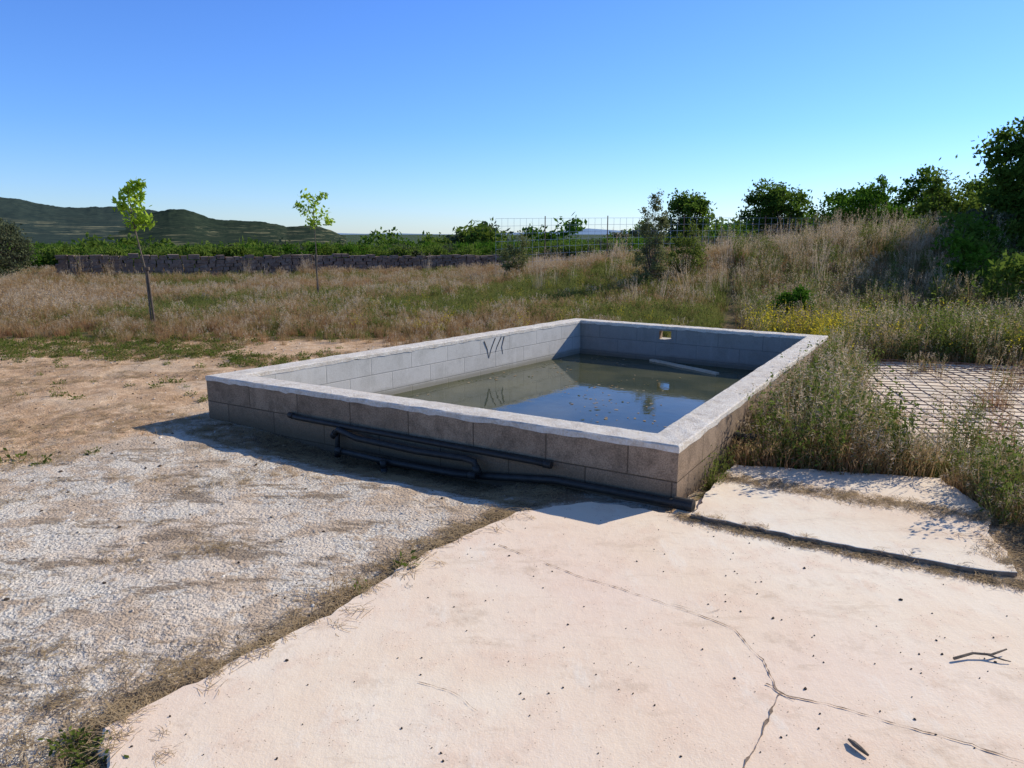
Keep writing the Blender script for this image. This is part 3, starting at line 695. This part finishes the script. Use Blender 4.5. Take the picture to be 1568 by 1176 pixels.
scatter('soil_stones',np.c_[x,y,Hz(x,y)],R.uniform(0,6.28,len(x)),R.uniform(.005,.02,len(x))*R.uniform(.5,1.2,len(x)),[rock('soil_stone_a',M_peb),rock('soil_stone_b',M_drop)],R.choice(2,len(x),p=[.6,.4]),.5)
N=520;x=R.uniform(-1.5,4.5,N);y=R.uniform(1.3,4.2,N);k=(sdist(x,y,SLAB)>.03)&(sdist(x,y,USLAB)<-.02);x,y=x[k],y[k]
scatter('soil_clods',np.c_[x,y,np.full(len(x),.002)],R.uniform(0,6.28,len(x)),R.uniform(.002,.0075,len(x))*np.where(R.random(len(x))<.1,1.4,.8),[rock('clod_a',M_drop),rock('clod_b',M_drop)],R.integers(0,2,len(x)),.3)
m=MB(); m.tube([(1.74,2.59,.012),(1.83,2.615,.02),(1.9,2.61,.016),(1.98,2.64,.022)],[.006,.005,.005,.003],6); m.tube([(1.88,2.61,.018),(1.93,2.58,.012),(1.955,2.575,.008)],[.004,.003,.002],5); m.obj('fallen_twig',[M_bark])
m=MB(); m.tube([(1.115,2.125,.010),(1.122,2.10,.013),(1.133,2.075,.012),(1.145,2.05,.009)],[.004,.009,.008,.004],7); m.obj('wood_chip',[M_bark])

# ---------------------------------------------------------------- trees & shrubs
def tree(name,loc,blobs,leafmat,leafsize,nclus,nleaf,trunk_r=.12,crad=.35,trunk_h=None,shape_w=.5,link=True,mink=5):
    m=MB(); tot=sum(b[3]*b[4]*b[5] for b in blobs)
    C=[]
    for bl in blobs:
        k=max(mink,int(nclus*(bl[3]*bl[4]*bl[5])/tot))
        d=R.normal(size=(k,3)); d/=np.linalg.norm(d,axis=1)[:,None]; rr=R.uniform(.35,1.05,k)**.6
        C.append(np.array(bl[:3])+d*rr[:,None]*np.array(bl[3:]))
    C=np.concatenate(C)
    th=trunk_h if trunk_h else float(C[:,2].min())*.8+.1
    m.tube([(0,0,-.2),(.03,.02,th*.5),(0,.04,th)],[trunk_r*1.2,trunk_r,trunk_r*.8],8,1)
    for c in C[::max(1,len(C)//60)]:
        p0=np.array([0,.04,th]); mid=p0*.5+c*.5+np.array([R.normal(0,.08),R.normal(0,.08),-.1*abs(c[2]-th)])
        m.tube([p0,mid,c],[trunk_r*.35,trunk_r*.2,trunk_r*.06],5,1,cap=False)
    for c in C:
        k=int(nleaf*R.uniform(.5,1.4)); cr=crad*R.uniform(.5,1.3)
        P=c+R.normal(0,1,(k,3))*np.array([cr,cr,cr*.7])*.55
        m.leaves(P,leafsize*R.uniform(.6,1.3,k),leafsize*shape_w*R.uniform(.7,1.2,k),np.clip(R.normal(R.uniform(.2,.8),.15,k),0,1))
    o=m.obj(name,[leafmat,M_bark],link=link); o.location=loc; return o
gz=lambda x,y: float(Hz(x,y)[0])
tree('fruit_tree',(15.6,20.0,gz(15.6,20)),[(0,0,2.7,2.5,2.2,1.8),(-.1,0,4.1,1.5,1.6,1.2),(1.4,.3,4.3,1.6,1.5,1.4),(-1.9,-.3,2.2,1.2,1.2,1.3),(-2.4,.2,3.2,.7,.5,.35),(-.5,-.8,1.3,2.2,1.4,1.2),(-1.2,0,3.5,.9,.9,.7)],L_tree,.085,430,85,.16,.38,1.0)
tree('fruit_tree',(19.5,24,gz(19.5,24)),[(0,0,2.5,2.8,2.2,2.2),(-1.5,0,3.3,1.2,1.2,1.0)],L_tree,.1,130,80,.16,.45,1.0)
tree('round_tree',(7.3,31,gz(7.3,31)),[(0,0,2.0,1.0,1,.95),(.3,0,2.5,.6,.6,.5)],L_tree,.08,60,90,.1,.3,1.0)
tree('round_tree',(11.0,31,gz(11,31)),[(0,0,2.3,1.2,1,1.0),(-.7,0,2.0,.7,.7,.6),(.6,0,2.6,.6,.6,.6)],L_tree,.08,70,90,.1,.32,1.0)
tree('hedge_tree',(13.6,30,gz(13.6,30)),[(0,0,1.9,1.3,1,.9),(.6,0,2.4,.7,.7,.6)],L_bush,.08,60,80,.1,.32,.8)
tree('hedge_tree',(15.8,29,gz(15.8,29)),[(0,0,2.0,1.4,1,1.0),(-.4,0,2.8,.3,.3,.6),(.7,0,2.6,.25,.3,.6),(.1,0,3.1,.2,.2,.5)],L_bush,.08,80,70,.1,.28,.8)
tree('hedge_tree',(18.2,28.5,gz(18.2,28.5)),[(0,0,2.0,1.6,1,1.1),(.5,0,2.8,.8,.7,.5)],L_tree,.08,80,80,.1,.32,.8)
tree('hedge_tree',(12.6,26.5,gz(12.6,26.5)),[(0,0,1.6,1.3,.8,.9),(.5,0,2.4,.3,.3,.6)],L_bush,.07,60,80,.05,.3,.5)
tree('hedge_tree',(14.6,25,gz(14.6,25)),[(0,0,1.6,1.4,.8,.9),(-.4,0,2.5,.3,.3,.6)],L_orch,.07,60,80,.05,.3,.5)
tree('tall_shrub',(3.45,18.2,gz(3.45,18.2)),[(0,0,.6,.45,.4,.55),(.05,0,1.3,.25,.22,.5),(.05,0,2.05,.09,.08,.5),(-.2,0,1.6,.08,.1,.4),(.25,0,1.5,.07,.1,.35)],L_grey,.03,80,50,.02,.11,.3,mink=14)
tree('tall_shrub',(4.5,19,gz(4.5,19)),[(0,0,.6,.5,.45,.5),(.1,0,1.1,.15,.15,.4)],L_weed,.03,70,60,.02,.15,.3)
tree('tall_shrub',(.1,24,gz(.1,24)),[(0,0,.6,.5,.4,.5),(.2,0,1.1,.2,.2,.45)],L_grey,.04,50,60,.02,.2,.3)
tree('green_bush',(4.95,12.8,gz(4.95,12.8)),[(0,0,.36,.32,.3,.28),(.05,0,.56,.23,.22,.17)],L_bush,.032,70,80,.015,.10,.2)
tree('olive_tree',(-17.6,25,gz(-17.6,25)),[(0,0,1.3,1.1,1,.9),(.5,0,.9,.8,.8,.7)],L_olive,.05,110,90,.12,.3,.7)
def sapling(name,loc,h,clus,lean):
    e=empty(name,loc); m=MB()
    m.tube([(0,0,-.1),(.02+lean*.3,0,h*.4),(-.03+lean,0,h*.72),(-.04+lean*1.2,0,h*.95)],[.016,.014,.011,.004],7)
    for c in clus[::2]:
        m.tube([(-.03+lean,0,h*.66+(c[2]-h*.7)*.3),(c[0]*.6+lean*.5,c[1]*.6,(c[2]+h*.7)/2+.05),c[:3]],[.006,.004,.002],5,cap=False)
    m.obj('trunk',[M_bark],e)
    m=MB(); m.tube([(.05,.02,-.1),(-.0,.02,h*.42)],[.022,.02],7); m.tube([(.02,.01,h*.40),(.02,.01,h*.42)],.035,8); m.obj('stake',[M_stake],e)
    m=MB()
    for c in clus:
        k=36; P=np.array(c[:3])+R.normal(0,1,(k,3))*c[3]
        m.leaves(P,R.uniform(.045,.08,k),R.uniform(.018,.034,k),np.clip(R.normal(.5,.3,k),0,1))
    m.obj('leaves',[L_sap],e)
sapling('staked_sapling',(-6.42,12.93,gz(-6.42,12.93)),2.6,[(-.22,0,2.25,.07),(-.1,.05,2.45,.05),(-.08,-.05,2.2,.08),(-.34,0,2.12,.05),(0,0,2.02,.08),(-.15,0,1.98,.08),(.02,0,2.5,.04),(-.0,0,2.3,.05),(-.1,0,1.85,.07),(-.25,.1,2.4,.04),(.1,0,1.85,.05)],-.12)
sapling('staked_sapling',(-4.93,18.5,gz(-4.93,18.5)),2.75,[(-.15,0,2.6,.07),(.1,0,2.5,.08),(.0,.05,2.35,.09),(-.2,-.05,2.25,.09),(.25,0,2.1,.09),(.1,0,2.0,.09),(-.34,0,2.35,.05),(.3,0,2.58,.05),(-.05,0,1.95,.08),(.38,0,1.95,.05)],.05)

def bushproto(name,mat,s=1.0):
    return tree(name,(0,0,0),[(0,0,.75*s,.8*s,.8*s,.65*s),(.5*s,.2,.6*s,.5*s,.5*s,.45*s)],mat,.10*s,24,40,.05,.34*s,.3,link=False)
BP=[bushproto('bush_part_a',L_bush),bushproto('bush_part_b',L_olive),bushproto('bush_part_c',L_tree),bushproto('bush_part_d',L_orch)]
x=R.uniform(-65,14,4200);y=R.uniform(36,100,4200);k=infrus(x,y,3)&(y>36+.3*(x+16))&(fbm(x,y,.1,73)>.30) ;x,y=x[k],y[k]
scatter('orchard_shrubs',np.c_[x,y,Hz(x,y)-.1],R.uniform(0,6.28,len(x)),R.uniform(.55,1.1,len(x))*(.85+.55*sstep(45,90,y)),[p.copy() for p in BP],R.choice(4,len(x),p=[.2,.15,.1,.55]),.1)
x=R.uniform(-420,240,11000);y=R.uniform(95,480,11000);k=infrus(x,y,5)&(fbm(x,y,.02,71)>.36);x,y=x[k],y[k]
scatter('distant_trees',np.c_[x,y,Hz(x,y)-.3],R.uniform(0,6.28,len(x)),R.uniform(2.0,4.4,len(x)),[p.copy() for p in BP],R.choice(4,len(x),p=[.2,.25,.25,.3]),.05)
x=R.uniform(5,30,230);y=R.uniform(31,40,230);k=infrus(x,y,3);x,y=x[k],y[k]
scatter('background_shrubs',np.c_[x,y,Hz(x,y)],R.uniform(0,6.28,len(x)),R.uniform(.6,1.0,len(x))*(.9+.7*sstep(9,14,x)),[p.copy() for p in BP],R.choice(4,len(x),p=[.3,.2,.3,.2]),.1)
x=R.uniform(9.5,17,60);y=R.uniform(12.5,20,60);k=(x>.60*y)&(x<.78*y);x,y=x[k],y[k]
scatter('side_shrubs',np.c_[x,y,Hz(x,y)],R.uniform(0,6.28,len(x)),R.uniform(.45,.9,len(x)),[p.copy() for p in BP],R.choice(4,len(x),p=[.2,.3,.1,.4]),.1)

# ---------------------------------------------------------------- light, sky, camera
az=math.radians(59); el=math.radians(31.5)
sd=Vector((math.sin(az)*math.cos(el),math.cos(az)*math.cos(el),math.sin(el)))
L=bpy.data.lights.new('sun','SUN'); L.energy=5.0; L.angle=math.radians(.5); L.color=(1,.95,.85)
so_=bpy.data.objects.new('sun',L); col.objects.link(so_); so_.rotation_euler=(-sd).to_track_quat('-Z','Y').to_euler(); so_.location=(10,10,10)
w=bpy.data.worlds.new('World'); scene.world=w; w.use_nodes=True; nt=w.node_tree
bg=nt.nodes['Background']; sk=nt.nodes.new('ShaderNodeTexSky'); sk.sky_type='NISHITA'; sk.sun_disc=False; sk.sun_elevation=el; sk.sun_rotation=az
sk.air_density=1.0; sk.dust_density=.2; sk.ozone_density=3.0; sk.altitude=300
tc=nt.nodes.new('ShaderNodeTexCoord'); sx=nt.nodes.new('ShaderNodeSeparateXYZ'); nt.links.new(tc.outputs['Generated'],sx.inputs[0])
rp=nt.nodes.new('ShaderNodeValToRGB'); nt.links.new(sx.outputs[2],rp.inputs[0]); e=rp.color_ramp.elements
e[0].position=0; e[0].color=(.80,.98,1.38,1); e[1].position=.45; e[1].color=(.54,.87,1.62,1)
x_=rp.color_ramp.elements.new(.13); x_.color=(.60,.92,1.48,1)
x_=rp.color_ramp.elements.new(.75); x_.color=(.75,.85,1.0,1)
mx=nt.nodes.new('ShaderNodeMix'); mx.data_type='RGBA'; mx.blend_type='MULTIPLY'; mx.inputs[0].default_value=1
nt.links.new(sk.outputs[0],mx.inputs[6]); nt.links.new(rp.outputs[0],mx.inputs[7])
nt.links.new(mx.outputs[2],bg.inputs[0]); bg.inputs[1].default_value=.128
cam=bpy.data.cameras.new('camera'); co=bpy.data.objects.new('camera',cam); col.objects.link(co); scene.camera=co
co.location=(0,0,H0); co.rotation_euler=(math.radians(90)-math.atan(230/1115),0,0); cam.sensor_width=36; cam.lens=36*1115/1568; cam.clip_start=.05; cam.clip_end=40000
scene.view_settings.view_transform='Standard'; scene.view_settings.look='None'; scene.view_settings.exposure=0
